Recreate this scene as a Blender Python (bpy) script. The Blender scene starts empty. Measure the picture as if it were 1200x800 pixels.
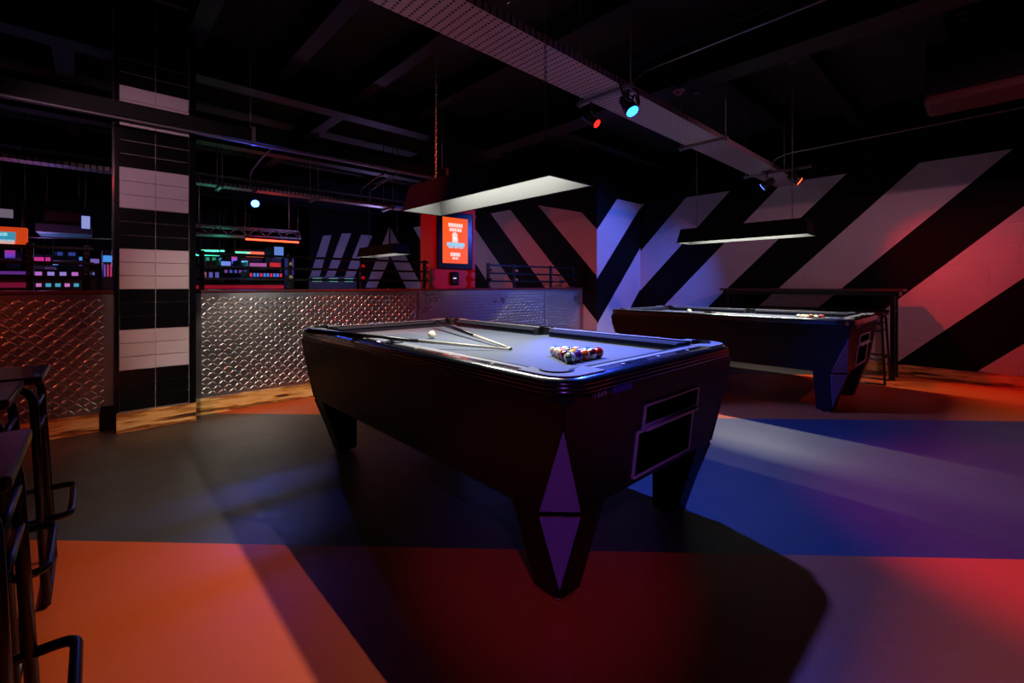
import bpy, bmesh, math, random
from mathutils import Vector, Matrix
random.seed(7)
S = bpy.context.scene
COL = S.collection
PI = math.pi
# ------------------------------------------------------------------ camera
FP = 523.8; EYE = 1.12; HOR = 334.0
TH = math.atan(490 / 523.8)
cam_d = bpy.data.cameras.new('camera'); cam = bpy.data.objects.new('camera', cam_d); COL.objects.link(cam)
cam.location = (0, 0, EYE); cam.rotation_euler = (PI / 2, 0, -TH)
cam_d.sensor_width = 36; cam_d.lens = FP / 1200 * 36; cam_d.shift_y = -(400 - HOR) / 1200
cam_d.clip_start = 0.02; cam_d.clip_end = 100
S.camera = cam
# ------------------------------------------------------------------ world, exposure
S.view_settings.view_transform = 'Standard'; S.view_settings.look = 'None'
S.view_settings.exposure = 0.0; S.view_settings.gamma = 1.0; S.view_settings.use_curve_mapping = False
w = bpy.data.worlds.new('world'); S.world = w; w.use_nodes = True
w.node_tree.nodes['Background'].inputs[0].default_value = (0.9, 0.4, 0.55, 1)
w.node_tree.nodes['Background'].inputs[1].default_value = 0.018
# light levels
LAMP_W = 38.0          # pool table lamps
BLUE_W = 160.0; RED_W = 60.0

def aim(o, tgt):
    d = Vector(tgt) - o.location
    o.rotation_euler = d.to_track_quat('-Z', 'Y').to_euler()
def spot(name, loc, tgt, watt, color, angle, blend=0.3, size=0.03):
    l = bpy.data.lights.new(name, 'SPOT'); l.energy = watt; l.color = color
    l.spot_size = math.radians(angle); l.spot_blend = blend; l.shadow_soft_size = size
    o = bpy.data.objects.new(name, l); COL.objects.link(o); o.location = loc; aim(o, tgt)
    return o
def area(name, loc, sx, sy, watt, color, spread=180, parent=None):
    l = bpy.data.lights.new(name, 'AREA'); l.shape = 'RECTANGLE'; l.size = sx; l.size_y = sy
    l.energy = watt; l.color = color; l.spread = math.radians(spread)
    o = bpy.data.objects.new(name, l); COL.objects.link(o); o.location = loc
    if parent: o.parent = parent
    return o
# (name, place, aim, watt, colour, angle): stage spots; warm, pink and last red are added fills
SPOTS = [
 ('blue floor', (2.86, 1.76, 2.36), (2.75, 0.15, 0), 640, (0.03, 0.09, 1.0), 98, .25),
 ('blue wall', (6.15, 1.98, 2.34), (6.0, 4.6, 0.7), 360, (0.06, 0.15, 1.0), 95, .7),
 ('red wall', (6.25, 1.55, 2.36), (7.3, -0.9, 0.4), 190, (1.0, 0.02, 0.02), 66, .95),
 ('red floor', (2.80, 2.02, 2.33), (3.5, -0.9, 0), 280, (1.0, 0.02, 0.34), 54, .6),
 ('blue far', (1.46, 6.2, 2.12), (1.2, 3.4, 1.0), 35, (0.04, 0.10, 1.0), 90, .5),
 ('red back', (0.15, 1.95, 2.33), (3.9, 4.8, 0.6), 430, (1.0, 0.05, 0.02), 54, .7),
 ('warm fill left', (2.25, 2.5, 3.27), (-0.6, 2.5, 0), 320, (1.0, 0.66, 0.36), 66, .5),  # added fill for the left floor, hung out of view
 ('warm fill wall', (-0.35, 1.95, 2.4), (1.2, 4.6, 0.55), 230, (1.0, 0.80, 0.66), 42, .9),  # added wash that brightens tread plate and skirting
 ('pink fill column', (-0.8, 1.95, 2.4), (0.35, 4.5, 2.0), 110, (1.0, 0.55, 0.72), 38, .9),  # added wash that lifts the column tiles
 ('pink fill wall', (3.7, -2.3, 2.95), (7.2, 3.0, 1.8), 210, (1.0, 0.34, 0.50), 70, .9),  # added wash for the white stripes, placed out of view
 ('violet front', (-1.1, -1.5, 2.9), (1.15, 1.0, .40), 170, (0.36, 0.10, 1.0), 17, .8),
 ('red fill left', (-2.3, 1.95, 2.35), (-0.6, 4.6, 0.8), 130, (1.0, 0.10, 0.04), 44, .8),  # added wash that reddens the left end of the low wall
]
for s_ in SPOTS: spot(*s_)

# ------------------------------------------------------------------ materials
def lin(h):
    h = h.lstrip('#'); out = []
    for i in (0, 2, 4):
        c = int(h[i:i + 2], 16) / 255
        out.append(c / 12.92 if c <= .04045 else ((c + .055) / 1.055) ** 2.4)
    return (*out, 1)
def mat(name, color='#808080', rough=.5, metal=0, emis=None, es=1, spec=.5, coat=0):
    m = bpy.data.materials.new(name); m.use_nodes = True
    b = m.node_tree.nodes['Principled BSDF']
    b.inputs['Base Color'].default_value = lin(color) if isinstance(color, str) else (*color, 1)
    b.inputs['Roughness'].default_value = rough; b.inputs['Metallic'].default_value = metal
    b.inputs['Specular IOR Level'].default_value = spec
    b.inputs['Coat Weight'].default_value = coat
    if emis:
        b.inputs['Emission Color'].default_value = lin(emis); b.inputs['Emission Strength'].default_value = es
    return m
class N:
    """small node writer"""
    def __init__(s, m): s.t = m.node_tree; s.b = s.t.nodes['Principled BSDF']
    def new(s, typ, **kw):
        n = s.t.nodes.new(typ)
        for k, v in kw.items(): setattr(n, k, v)
        return n
    def link(s, a, b): s.t.links.new(a, b)
    def math(s, op, a, b=None, c=None, clamp=False):
        n = s.new('ShaderNodeMath', operation=op); n.use_clamp = clamp
        for i, v in enumerate((a, b, c)):
            if v is None: continue
            if isinstance(v, (int, float)): n.inputs[i].default_value = v
            else: s.link(v, n.inputs[i])
        return n.outputs[0]
    def coords(s):
        tc = s.new('ShaderNodeTexCoord'); sp = s.new('ShaderNodeSeparateXYZ')
        s.link(tc.outputs['Object'], sp.inputs[0]); return tc.outputs['Object'], sp.outputs
    def comb(s, x, y, z=0):
        n = s.new('ShaderNodeCombineXYZ')
        for i, v in enumerate((x, y, z)):
            if isinstance(v, (int, float)): n.inputs[i].default_value = v
            else: s.link(v, n.inputs[i])
        return n.outputs[0]
    def noise(s, vec, scale, detail=4, rough=.5):
        n = s.new('ShaderNodeTexNoise'); s.link(vec, n.inputs['Vector'])
        n.inputs['Scale'].default_value = scale; n.inputs['Detail'].default_value = detail
        n.inputs['Roughness'].default_value = rough; return n.outputs['Fac']
    def ramp(s, fac, stops):
        n = s.new('ShaderNodeValToRGB'); cr = n.color_ramp
        while len(cr.elements) < len(stops): cr.elements.new(.5)
        for e, (p, c) in zip(cr.elements, stops): e.position = p; e.color = lin(c) if isinstance(c, str) else c
        s.link(fac, n.inputs[0]); return n.outputs[0]
    def mix(s, fac, a, b):
        n = s.new('ShaderNodeMix', data_type='RGBA')
        if isinstance(fac, (int, float)): n.inputs[0].default_value = fac
        else: s.link(fac, n.inputs[0])
        for i, v in ((6, a), (7, b)):
            if isinstance(v, str): n.inputs[i].default_value = lin(v)
            else: s.link(v, n.inputs[i])
        return n.outputs[2]
    def bump(s, h, strength, dist):
        n = s.new('ShaderNodeBump'); n.inputs['Strength'].default_value = strength
        n.inputs['Distance'].default_value = dist; s.link(h, n.inputs['Height']); s.link(n.outputs[0], s.b.inputs['Normal'])

def block_mat(name, color, axis, rough=.55, color2=None):
    m = mat(name, color, rough, spec=.12 if name.startswith('black') else .4); n = N(m); vec, xyz = n.coords()
    u = xyz[0] if axis == 'x' else xyz[1]
    br = n.new('ShaderNodeTexBrick'); n.link(n.comb(u, xyz[2]), br.inputs['Vector'])
    for k, v in (('Scale', 1.0), ('Mortar Size', .006), ('Mortar Smooth', .6), ('Brick Width', .45), ('Row Height', .225)): br.inputs[k].default_value = v
    ns = n.noise(vec, 60, 3)
    h = n.math('ADD', n.math('MULTIPLY', br.outputs['Fac'], -1.0), n.math('MULTIPLY', ns, .25))
    n.bump(h, .6, .004)
    col = n.mix(n.math('MULTIPLY', n.noise(vec, 3.5, 5), .35), color, color2 or color)
    n.link(col, n.b.inputs['Base Color'])
    return m
M = {}
M['white_x'] = block_mat('white painted block', '#b9b2b4', 'x', color2='#8e888b')
M['white_y'] = block_mat('white painted block wall', '#b9b2b4', 'y', color2='#8e888b')
M['black_x'] = block_mat('black painted block', '#060506', 'x', .6)
M['black_y'] = block_mat('black painted block wall', '#060506', 'y', .6)
M['black_wall'] = mat('matt black paint', '#090809', .7)
M['ceiling'] = mat('dark ceiling paint', '#0e0b0c', .8)
M['beam'] = mat('dark painted steel beam', '#130e10', .6, spec=.25)
M['black'] = mat('satin black', '#060506', .4)
M['black_gloss'] = mat('black gloss laminate', '#050405', .22, coat=.3)
M['cabinet'] = mat('black cabinet laminate', '#030202', .45, spec=.3)
M['tube'] = mat('black powder coated steel', '#040304', .35, spec=.4)
M['hood'] = mat('matt black hood', '#020202', .6, spec=.15)
M['chrome'] = mat('chrome', '#c9c9cd', .15, 1)
M['chain'] = mat('dull steel chain', '#6a6668', .5, .5)
M['frame'] = mat('satin silver trim', '#c4bfc8', .35, .35)
M['steel'] = mat('brushed steel', '#9a989c', .35, 1)
M['galv'] = mat('galvanised pipe', '#8a858a', .45, .6)
M['screen_black'] = mat('screen bezel', '#050406', .25)
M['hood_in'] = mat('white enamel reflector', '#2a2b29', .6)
M['cream'] = mat('cream plastic', '#c8bcae', .4)
M['red_paint'] = mat('red painted column', '#b3120c', .45)
M['dark_wood'] = mat('dark stained seat wood', '#2a1010', .3)
M['cue_white'] = mat('pale ash cue shaft', '#c9c1b0', .3)
M['cue_dark'] = mat('dark cue butt', '#0d0909', .25)
M['cushion'] = mat('navy cushion cloth', '#090e20', .9)
M['ivory'] = mat('ivory ball', '#d9d2b4', .12, coat=.5)
M['plate_panel'] = mat('silver panel tinted by violet light', '#a08cb8', .40, .35)  # silver panel; violet reflected light is put into its base colour
M['label_dark'] = mat('dark label', '#1a1214', .3)
M['label_light'] = mat('light marking', '#c8bfc4', .4)
M['smoke'] = mat('cream detector plastic', '#b9a6a4', .5)

# rail: glossy black with fine streaks
m = M['rail'] = mat('gloss black rail laminate', '#0c0c10', .24, coat=1); n = N(m); vec, xyz = n.coords()
n.link(n.math('ADD', n.math('MULTIPLY', n.noise(vec, 5, 3), .14), .17), n.b.inputs['Roughness'])
M['corner'] = mat('grey metal corner casting', '#a9b2b2', .28, .5)
# cloth
m = M['cloth'] = mat('blue grey table cloth', '#5f6774', .95, spec=.15); n = N(m); vec, xyz = n.coords()
n.bump(n.noise(vec, 500, 2), .15, .001)
n.link(n.mix(n.noise(vec, 3, 4), '#585f6e', '#666d7a'), n.b.inputs['Base Color'])
# tread plate
m = M['tread'] = mat('aluminium tread plate', '#d0cbc8', .3, 1); n = N(m); vec, xyz = n.coords()
n.link(n.math('ADD', n.math('MULTIPLY', n.noise(vec, 2.5, 4), .16), .22), n.b.inputs['Roughness'])
n.link(n.mix(n.noise(vec, 1.5, 3), '#d6d1cd', '#b0aaa6'), n.b.inputs['Base Color'])
# perforated tray: rows of dark slots
def tray_mat():
    m = mat('perforated galvanised tray', '#b3a8ac', .5, .5); n = N(m); vec, xyz = n.coords()
    fx = n.math('ABSOLUTE', n.math('SUBTRACT', n.math('FRACT', n.math('DIVIDE', n.math('ADD', xyz[0], 50), .05)), .5))
    fy = n.math('ABSOLUTE', n.math('SUBTRACT', n.math('FRACT', n.math('DIVIDE', n.math('ADD', xyz[1], 50), .026)), .5))
    hole = n.math('MULTIPLY', n.math('LESS_THAN', fx, .14), n.math('LESS_THAN', fy, .30))
    n.link(n.mix(hole, '#b3a8ac', '#050405'), n.b.inputs['Base Color'])
    n.link(n.math('MULTIPLY', n.math('SUBTRACT', 1.0, hole), .5), n.b.inputs['Metallic'])
    return m
M['tray'] = tray_mat()
# floor: orange and charcoal vinyl laid in diagonal fields
def floor_mat():
    m = mat('speckled vinyl floor', '#802010', .4); n = N(m); vec, xyz = n.coords()
    s = n.math('ADD', xyz[0], xyz[1])
    ph = n.math('FRACT', n.math('DIVIDE', n.math('ADD', s, 54.0), 5.4))
    is_black = n.math('GREATER_THAN', ph, .4963)
    sp = n.noise(vec, 220, 2, .6); bl = n.noise(vec, 2.2, 6, .65)
    org = n.mix(bl, '#cf4a18', '#da561c')
    blk = n.mix(bl, '#332f2c', '#4b4640')
    org = n.mix(n.math('MULTIPLY', n.math('GREATER_THAN', sp, .66), .5), org, '#e07b50')
    blk = n.mix(n.math('MULTIPLY', n.math('GREATER_THAN', sp, .64), .5), blk, '#8a8076')
    n.link(n.mix(is_black, org, blk), n.b.inputs['Base Color'])
    sc = n.noise(n.comb(n.math('MULTIPLY', s, 6.0), n.math('SUBTRACT', xyz[0], xyz[1])), 3, 6, .7)
    n.link(n.math('ADD', n.math('MULTIPLY', sc, .25), .30), n.b.inputs['Roughness'])
    n.bump(n.math('ADD', sp, n.math('MULTIPLY', sc, .6)), .12, .002)
    return m
M['floor'] = floor_mat()
# scorched pine
def wood_mat(name, axis):
    m = mat(name, '#a8641f', .45); n = N(m); vec, xyz = n.coords()
    u = xyz[0] if axis == 'x' else xyz[1]
    v = n.comb(n.math('MULTIPLY', u, 1.3), n.math('MULTIPLY', xyz[2], 16.0))
    big = n.noise(v, 1.6, 5, .6)
    w_ = n.math('SINE', n.math('ADD', n.math('MULTIPLY', xyz[2], 45.0), n.math('MULTIPLY', big, 22.0)))
    f = n.math('ADD', n.math('MULTIPLY', w_, .18), big)
    n.link(n.ramp(f, ((.20, '#34150a'), (.34, '#9a5a20'), (.50, '#dca050'), (.85, '#f4cc88'))), n.b.inputs['Base Color'])
    n.bump(f, .25, .003); return m
M['pine_x'] = wood_mat('scorched pine board', 'x'); M['pine_y'] = wood_mat('scorched pine board wall', 'y')
# stacked column tiles
M['tile_white'] = mat('white glazed tile', '#b7a9b0', .25); M['tile_black'] = mat('black glazed tile', '#0a090a', .2)
M['grout'] = mat('pale grout', '#a89ea2', .8)
def glow(name, c, s): return mat(name, c, .5, emis=c, es=s)

# ------------------------------------------------------------------ mesh builder
class MB:
    def __init__(s): s.bm = bmesh.new(); s.mats = []
    def _mi(s, m):
        if m is None: return 0
        if m not in s.mats: s.mats.append(m)
        return s.mats.index(m)
    def _faces(s, verts, faces, m=None, smooth=False):
        mi = s._mi(m); vs = [s.bm.verts.new(v) for v in verts]; out = []
        for f in faces:
            try:
                fc = s.bm.faces.new([vs[i] for i in f]); fc.material_index = mi; fc.smooth = smooth; out.append(fc)
            except ValueError: pass
        return vs, out
    def box(s, x0, x1, y0, y1, z0, z1, m=None, bev=0):
        v = [(x, y, z) for z in (z0, z1) for x, y in ((x0, y0), (x1, y0), (x1, y1), (x0, y1))]
        vs, fs = s._faces(v, [(3, 2, 1, 0), (4, 5, 6, 7), (0, 1, 5, 4), (1, 2, 6, 5), (2, 3, 7, 6), (3, 0, 4, 7)], m)
        if bev:
            es = list({e for f in fs for e in f.edges})
            r = bmesh.ops.bevel(s.bm, geom=es, offset=bev, segments=2, profile=.5, affect='EDGES')
        return s
    def obox(s, a, b, w_, h, m=None, up=(0, 0, 1)):
        """box bar from a to b, width w_, height h"""
        a = Vector(a); b = Vector(b); d = (b - a).normalized(); up = Vector(up)
        if abs(d.dot(up)) > .98: up = Vector((1, 0, 0))
        sd = d.cross(up).normalized() * w_ / 2; u = sd.cross(d).normalized() * h / 2
        v = [p + i * sd + j * u for p in (a, b) for i, j in ((-1, -1), (1, -1), (1, 1), (-1, 1))]
        s._faces(v, [(0, 1, 2, 3), (7, 6, 5, 4), (0, 4, 5, 1), (1, 5, 6, 2), (2, 6, 7, 3), (3, 7, 4, 0)], m); return s
    def loft(s, rings, m=None, smooth=False, cap0=True, cap1=True, closed=True):
        n_ = len(rings[0]); v = [p for r in rings for p in r]; f = []
        for k in range(len(rings) - 1):
            for i in range(n_ if closed else n_ - 1):
                j = (i + 1) % n_
                f.append((k * n_ + i, k * n_ + j, (k + 1) * n_ + j, (k + 1) * n_ + i))
        vs, fs = s._faces(v, f, m, smooth)
        mi = s._mi(m)
        if cap0: fc = s.bm.faces.new(vs[:n_][::-1]); fc.material_index = mi
        if cap1: fc = s.bm.faces.new(vs[-n_:]); fc.material_index = mi
        return s
    def cyl(s, a, b, r0, r1=None, seg=16, m=None, smooth=True, cap=True):
        a = Vector(a); b = Vector(b); r1 = r0 if r1 is None else r1; d = (b - a).normalized()
        t = Vector((0, 0, 1)) if abs(d.z) < .9 else Vector((1, 0, 0))
        x = d.cross(t).normalized(); y = d.cross(x)
        rings = [[p + r * (math.cos(q) * x + math.sin(q) * y) for q in [2 * PI * i / seg for i in range(seg)]] for p, r in ((a, r0), (b, r1))]
        return s.loft(rings, m, smooth, cap, cap)
    def lathe(s, c, prof, axis=(0, 0, 1), seg=24, m=None):
        """prof: (radius, height) pairs along the axis from c"""
        c = Vector(c); d = Vector(axis).normalized(); t = Vector((0, 0, 1)) if abs(d.z) < .9 else Vector((1, 0, 0))
        x = d.cross(t).normalized(); y = d.cross(x)
        rings = [[c + d * h + max(r, 1e-4) * (math.cos(q) * x + math.sin(q) * y) for q in [2 * PI * i / seg for i in range(seg)]] for r, h in prof]
        return s.loft(rings, m, True)
    def tube(s, pts, r, seg=10, m=None, bend=.0, bs=5, closed=False):
        """round tube along pts, corners rounded by bend"""
        P = [Vector(p) for p in pts]; path = []
        if bend and len(P) > 2:
            path.append(P[0])
            for i in range(1, len(P) - 1):
                a = (P[i - 1] - P[i]); b = (P[i + 1] - P[i]); k = min(bend, a.length * .49, b.length * .49)
                p0 = P[i] + a.normalized() * k; p1 = P[i] + b.normalized() * k
                for j in range(bs + 1):
                    t = j / bs; path.append((1 - t) ** 2 * p0 + 2 * t * (1 - t) * P[i] + t * t * p1)
            path.append(P[-1])
        else: path = P
        rings = []; x = None
        for i, p in enumerate(path):
            d = (path[min(i + 1, len(path) - 1)] - path[max(i - 1, 0)]).normalized()
            if x is None:
                t = Vector((0, 0, 1)) if abs(d.z) < .9 else Vector((1, 0, 0)); x = d.cross(t).normalized()
            else: x = (x - d * x.dot(d)).normalized()
            y = d.cross(x)
            rings.append([p + r * (math.cos(q) * x + math.sin(q) * y) for q in [2 * PI * k / seg for k in range(seg)]])
        return s.loft(rings, m, True)
    def sphere(s, c, r, seg=24, rg=16, m=None):
        c = Vector(c)
        return s.lathe(c, [(r * math.sin(PI * i / rg), -r * math.cos(PI * i / rg)) for i in range(rg + 1)], seg=seg, m=m)
    def prism(s, poly, z0, z1, m=None):
        n_ = len(poly)
        return s.loft([[(x, y, z0) for x, y in poly], [(x, y, z1) for x, y in poly]], m)
    def plate(s, outer, holes, z0, z1, m=None):
        """flat plate with holes, filled by triangles"""
        mi = s._mi(m)
        for z, flip in ((z1, False), (z0, True)):
            es = []
            for lp in [outer] + holes:
                vs = [s.bm.verts.new((x, y, z)) for x, y in lp]
                es += [s.bm.edges.new((vs[i], vs[(i + 1) % len(vs)])) for i in range(len(vs))]
            r = bmesh.ops.triangle_fill(s.bm, edges=es, use_beauty=True)
            for g in r['geom']:
                if isinstance(g, bmesh.types.BMFace):
                    g.material_index = mi
                    g.normal_update()
                    if (g.normal.z < 0) != flip: g.normal_flip()
        for k, lp in enumerate([outer] + holes):
            s.loft([[(x, y, z0) for x, y in lp], [(x, y, z1) for x, y in lp]], m, False, False, False)
        return s
    def build(s, name, m=None, parent=None, origin=(0, 0, 0), smooth_angle=None, merge=False):
        if merge: bmesh.ops.remove_doubles(s.bm, verts=s.bm.verts, dist=1e-5)
        bmesh.ops.recalc_face_normals(s.bm, faces=s.bm.faces)
        o3 = Vector(origin)
        if o3.length: bmesh.ops.translate(s.bm, verts=s.bm.verts, vec=-o3)
        me = bpy.data.meshes.new(name); s.bm.to_mesh(me); s.bm.free()
        mats = s.mats if s.mats else [m]
        for q in mats: me.materials.append(q)
        o = bpy.data.objects.new(name, me); COL.objects.link(o)
        if parent: o.parent = parent
        elif o3.length: o.location = o3
        return o
def tag(o, label=None, cat=None, group=None, kind=None):
    if label: o['label'] = label
    if cat: o['category'] = cat
    if group: o['group'] = group
    if kind: o['kind'] = kind
    return o
def empty(name, loc=(0, 0, 0), rz=0):
    o = bpy.data.objects.new(name, None); COL.objects.link(o); o.location = loc; o.rotation_euler = (0, 0, rz)
    o.empty_display_size = .1; return o
def kids(o): return [c for c in COL.objects if c.parent == o]
def copy_tree(o, parent=None, loc=None):
    c = o.copy(); COL.objects.link(c); c.parent = parent
    if loc is not None: c.location = loc
    for k in kids(o): copy_tree(k, c)
    return c
def struct(o): o['kind'] = 'structure'; return o
# where a sight line through the photo meets the plane y = Y (used to lay out the far room)
FWD = Vector((math.sin(TH), math.cos(TH), 0)); RGT = Vector((math.cos(TH), -math.sin(TH), 0))
def at_y(x, y, Y):
    r = FWD + RGT * ((x - 600) / FP) + Vector((0, 0, (HOR - y) / FP)); return Vector((0, 0, EYE)) + r * (Y / r.y)

# ------------------------------------------------------------------ room shell
XR = 7.30; XP = 5.98; YP = 4.37; YW = 4.66; CZ = 3.4
struct(MB().box(-5, 8, -3.4, 16.4, -.1, 0).build('floor', M['floor']))
struct(MB().box(-5, 8, -3.4, 16.4, CZ, CZ + .1).build('ceiling', M['ceiling']))

def clip(poly, f):
    """keep the side where f(p) >= 0"""
    out = []
    for i in range(len(poly)):
        a, b = poly[i], poly[(i + 1) % len(poly)]; fa, fb = f(a), f(b)
        if fa >= 0: out.append(a)
        if (fa >= 0) != (fb >= 0):
            t = fa / (fa - fb); out.append((a[0] + t * (b[0] - a[0]), a[1] + t * (b[1] - a[1])))
    return out
def band(u0, u1, z1, sgn, c0, c1, extra=None):
    """painted stripe: c0 < z + sgn*u < c1 in the rectangle u0..u1, 0..z1"""
    p = [(u0, 0), (u1, 0), (u1, z1), (u0, z1)]
    p = clip(p, lambda q: q[1] + sgn * q[0] - c0); p = clip(p, lambda q: c1 - q[1] - sgn * q[0])
    if extra: p = clip(p, extra)
    return p
T = .002
def stripe(b, poly, plane, pos, m):
    if len(poly) < 3: return
    if plane == 'x':
        b.loft([[(pos, u, z) for u, z in poly], [(pos - T, u, z) for u, z in poly]], m)
    else:
        b.loft([[(u, pos, z) for u, z in poly], [(u, pos - T, z) for u, z in poly]], m)
# right wall
b = MB(); b.box(XR, XR + .2, -3.4, YP + .2, 0, CZ, M['black_y'])
for c0, c1 in ((6.88, 7.6), (5.39, 6.10), (3.90, 4.66), (2.43, 3.18), (.95, 1.72), (-.5, .24), (-1.95, -1.2)):
    stripe(b, band(-3.4, YP, 2.6, 1, c0, c1), 'x', XR, M['white_y'])
struct(b.build('wall_right'))
# projecting pier that closes the hall beside the low wall
b = MB(); b.box(XP + .2, XR, YP, YP + .2, 0, CZ, M['black_x'])
b.box(XP, XP + .2, YP, YP + .2, 0, CZ, M['black_x'])
for c0, c1 in ((-4.76, -3.96), (-6.25, -5.5), (-7.7, -6.98)):
    stripe(b, band(XP, XR, 2.6, -1, c0, c1), 'y', YP, M['white_x'])
struct(b.build('wall_pier'))
b = MB(); b.box(XP + .001, XP + .2, YP + .2, 16.3, 0, CZ, M['black_y'])
cut = lambda q: (2.335 + (q[0] - 4.656) * (2.573 - 2.335) / (5.615 - 4.656)) - q[1]
for c0, c1, ex in ((-3.10, -2.34, cut), (-4.44, -3.84, None), (-5.95, -5.22, None), (-7.5, -6.75, None), (-9.4, -8.6, None)):
    zt = 2.6 if c0 > -9 else 2.8
    stripe(b, band(YP, 16, zt, -1, c0, c1, ex), 'x', XP, M['white_y'])
struct(b.build('wall_side'))
# striped far wall
YF = 11.3
def fz(x, y): p = at_y(360 + x / 6.156, 220 + y / 6.156, YF); return (p.x, p.z)
b = MB(); b.box(fz(20, 300)[0], XP, YF, YF + .2, 0, CZ, M['black_x'])
for pl in (((115, 345), (175, 342), (65, 720), (-6, 720)), ((250, 328), (318, 328), (165, 720), (103, 720)),
           ((390, 338), (470, 345), (305, 720), (240, 720)), ((575, 325), (590, 285), (590, 520), (500, 720), (420, 720))):
    p = [fz(*q) for q in pl]; p = clip(p, lambda q: XP - .01 - q[0])
    if len(p) > 2: stripe(b, p, 'y', YF, M['white_x'])
struct(b.build('wall_far'))
# outer black walls
struct(MB().box(-5, 8, 16.2, 16.4, 0, CZ).build('wall_back', M['black_wall']))
struct(MB().box(-5.2, -5, -3.4, 16.4, 0, CZ).build('wall_left', M['black_wall']))
struct(MB().box(-5, 8, -3.6, -3.4, 0, CZ).build('wall_front', M['black_wall']))

# low partition clad in tread plate
b = MB(); b.box(-5, XP, YW + .006, YW + .16, 0, 1.055)
wp = struct(b.build('wall_partition', M['black_wall']))
def tread_sheet(x0, x1):
    b = MB(); b.box(x0, x1, YW, YW + .006, .14, 1.05)
    P = .082; verts = []; faces = []
    for ox, oz, ang in ((0, 0, 42), (.5, .5, 42), (.5, 0, -42), (0, .5, -42)):
        c, s_ = math.cos(math.radians(ang)), math.sin(math.radians(ang))
        for i in range(math.floor(x0 / P) - 1, math.ceil(x1 / P) + 1):
            for k in range(0, 14):
                cx = (i + ox) * P; cz = (k + oz) * P + .01
                if not (x0 + .028 < cx < x1 - .028 and .165 < cz < 1.025): continue
                v0 = len(verts)
                for sc, h in ((1, 0), (.72, .0026), (.3, .0036)):
                    for q in range(8):
                        a = q * PI / 4; u = .0255 * sc * math.cos(a); v = .0088 * sc * math.sin(a)
                        verts.append((cx + u * c - v * s_, YW - h, cz + u * s_ + v * c))
                for r in (0, 8):
                    for q in range(8): faces.append((v0 + r + q, v0 + r + (q + 1) % 8, v0 + r + 8 + (q + 1) % 8, v0 + r + 8 + q))
                faces.append(tuple(v0 + 16 + q for q in range(8)))
    b._faces(verts, faces, None, True)
    return b.build('tread_plate', M['tread'], wp)
for x0, x1 in ((-5, -3.2), (-3.196, -1.75), (-1.746, .11), (.63, 2.83), (2.834, 5.05), (5.054, 5.93)): tread_sheet(x0, x1)
MB().box(5.93, 5.975, YW - .012, YW + .17, 0, 1.062).build('end_post', M['steel'], wp)
MB().box(-5, 5.975, YW - .012, YW + .19, 1.055, 1.078, bev=.004).build('coping', mat('red brown coping board', '#5a2420', .35), wp)
# skirting boards
struct(MB().box(-5, .03, YW - .022, YW - .0005, 0, .14, bev=.003).build('baseboard_left', M['pine_x']))
struct(MB().box(.63, 5.92, YW - .022, YW - .0005, 0, .14, bev=.003).build('baseboard_partition', M['pine_x']))
struct(MB().box(XR - .024, XR - .003, -3.4, YP - .003, 0, .14, bev=.003).build('baseboard_right', M['pine_y']))

# tiled column in front of the partition
def column():
    b = MB(); b.box(.113, .62, 4.53, YW - .004, 0, CZ - .003); b.box(.035, .112, YW - .02, YW - .004, 0, .19)  # low black box at the left stands in for the column's shade
    b.box(.113, .62, YW + .2, YW + .4, 1.08, CZ - .003)
    b.box(.13, .56, YW - .004, YW + .2, 1.08, CZ - .003)
    r = struct(b.build('trim_1', M['black']))
    b = MB(); b.box(.14, .575, 4.517, 4.53, .15, CZ - .01, M['grout'])
    rows = []; z = .158; h = .103; k = 0
    seq = 'bbbwwwbbbwwwbbbwwwbbbwwwbbbbbbb'
    for ch in seq:
        for i in range(2):
            x0 = .142 + i * .2165; col = M['tile_white'] if ch == 'w' else M['tile_black']
            b.box(x0, x0 + .2115, 4.508, 4.52, z + .002, z + h - .002, col)
        z += h + .0005
        if z > CZ - .11: break
    b.build('tile_facing', None, r)
    MB().box(.123, .619, 4.485, 4.505, 0, .15, bev=.003).build('skirting_board', M['pine_x'], r)
    MB().box(.113, .139, 4.505, 4.53, 0.15, CZ - .01).build('edge_strip', M['black_gloss'], r)
    MB().box(.578, .62, 4.505, 4.53, 0.15, CZ - .01).build('edge_strip', M['black_gloss'], r)
    MB().box(.100, .112, 4.54, 4.60, 1.08, CZ - .01).build('mirror_strip', M['chrome'], r)
column()

# ceiling beams
bi = [0]
def ibeam(a, b_, w_, h, name='ceiling_beam', label='', m=None, rows=None):
    a = Vector(a); b_ = Vector(b_); d = (b_ - a).normalized(); up = Vector((0, 0, 1))
    q = MB(); t = .016
    q.obox(a + up * (h / 2 - t / 2), b_ + up * (h / 2 - t / 2), w_, t); q.obox(a - up * (h / 2 - t / 2), b_ - up * (h / 2 - t / 2), w_, t)
    q.obox(a, b_, t, h - 2 * t)
    o = q.build(name, m or M['beam']); bi[0] += 1
    return struct(o)
for i, X in enumerate((-1.6, -.85, -.1, .63, 1.38, 2.15, 2.92)):
    o = ibeam((X, -3.3, 3.29), (X, 4.84, 3.29), .13, .21)
    o.name = 'trim_beam'
o = ibeam((-4.9, 4.95, 3.2), (5.9, 4.95, 3.2), .2, .38); o.name = 'trim_beam'
o = ibeam((3.98, -3.3, 3.1), (3.98, 4.84, 3.1), .26, .34); o.name = 'trim_beam'
for Y in (1.15, 1.85, 2.9, 3.9, .3):
    o = ibeam((4.12, Y, 3.27), (7.28, Y, 3.27), .12, .24); o.name = 'trim_beam'
for Y in (6.3, 8.2, 10.2):
    o = ibeam((-4.9, Y + .5, 3.1), (5.9, Y + .5, 3.1), .2, .36); o.name = 'trim_beam'
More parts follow.
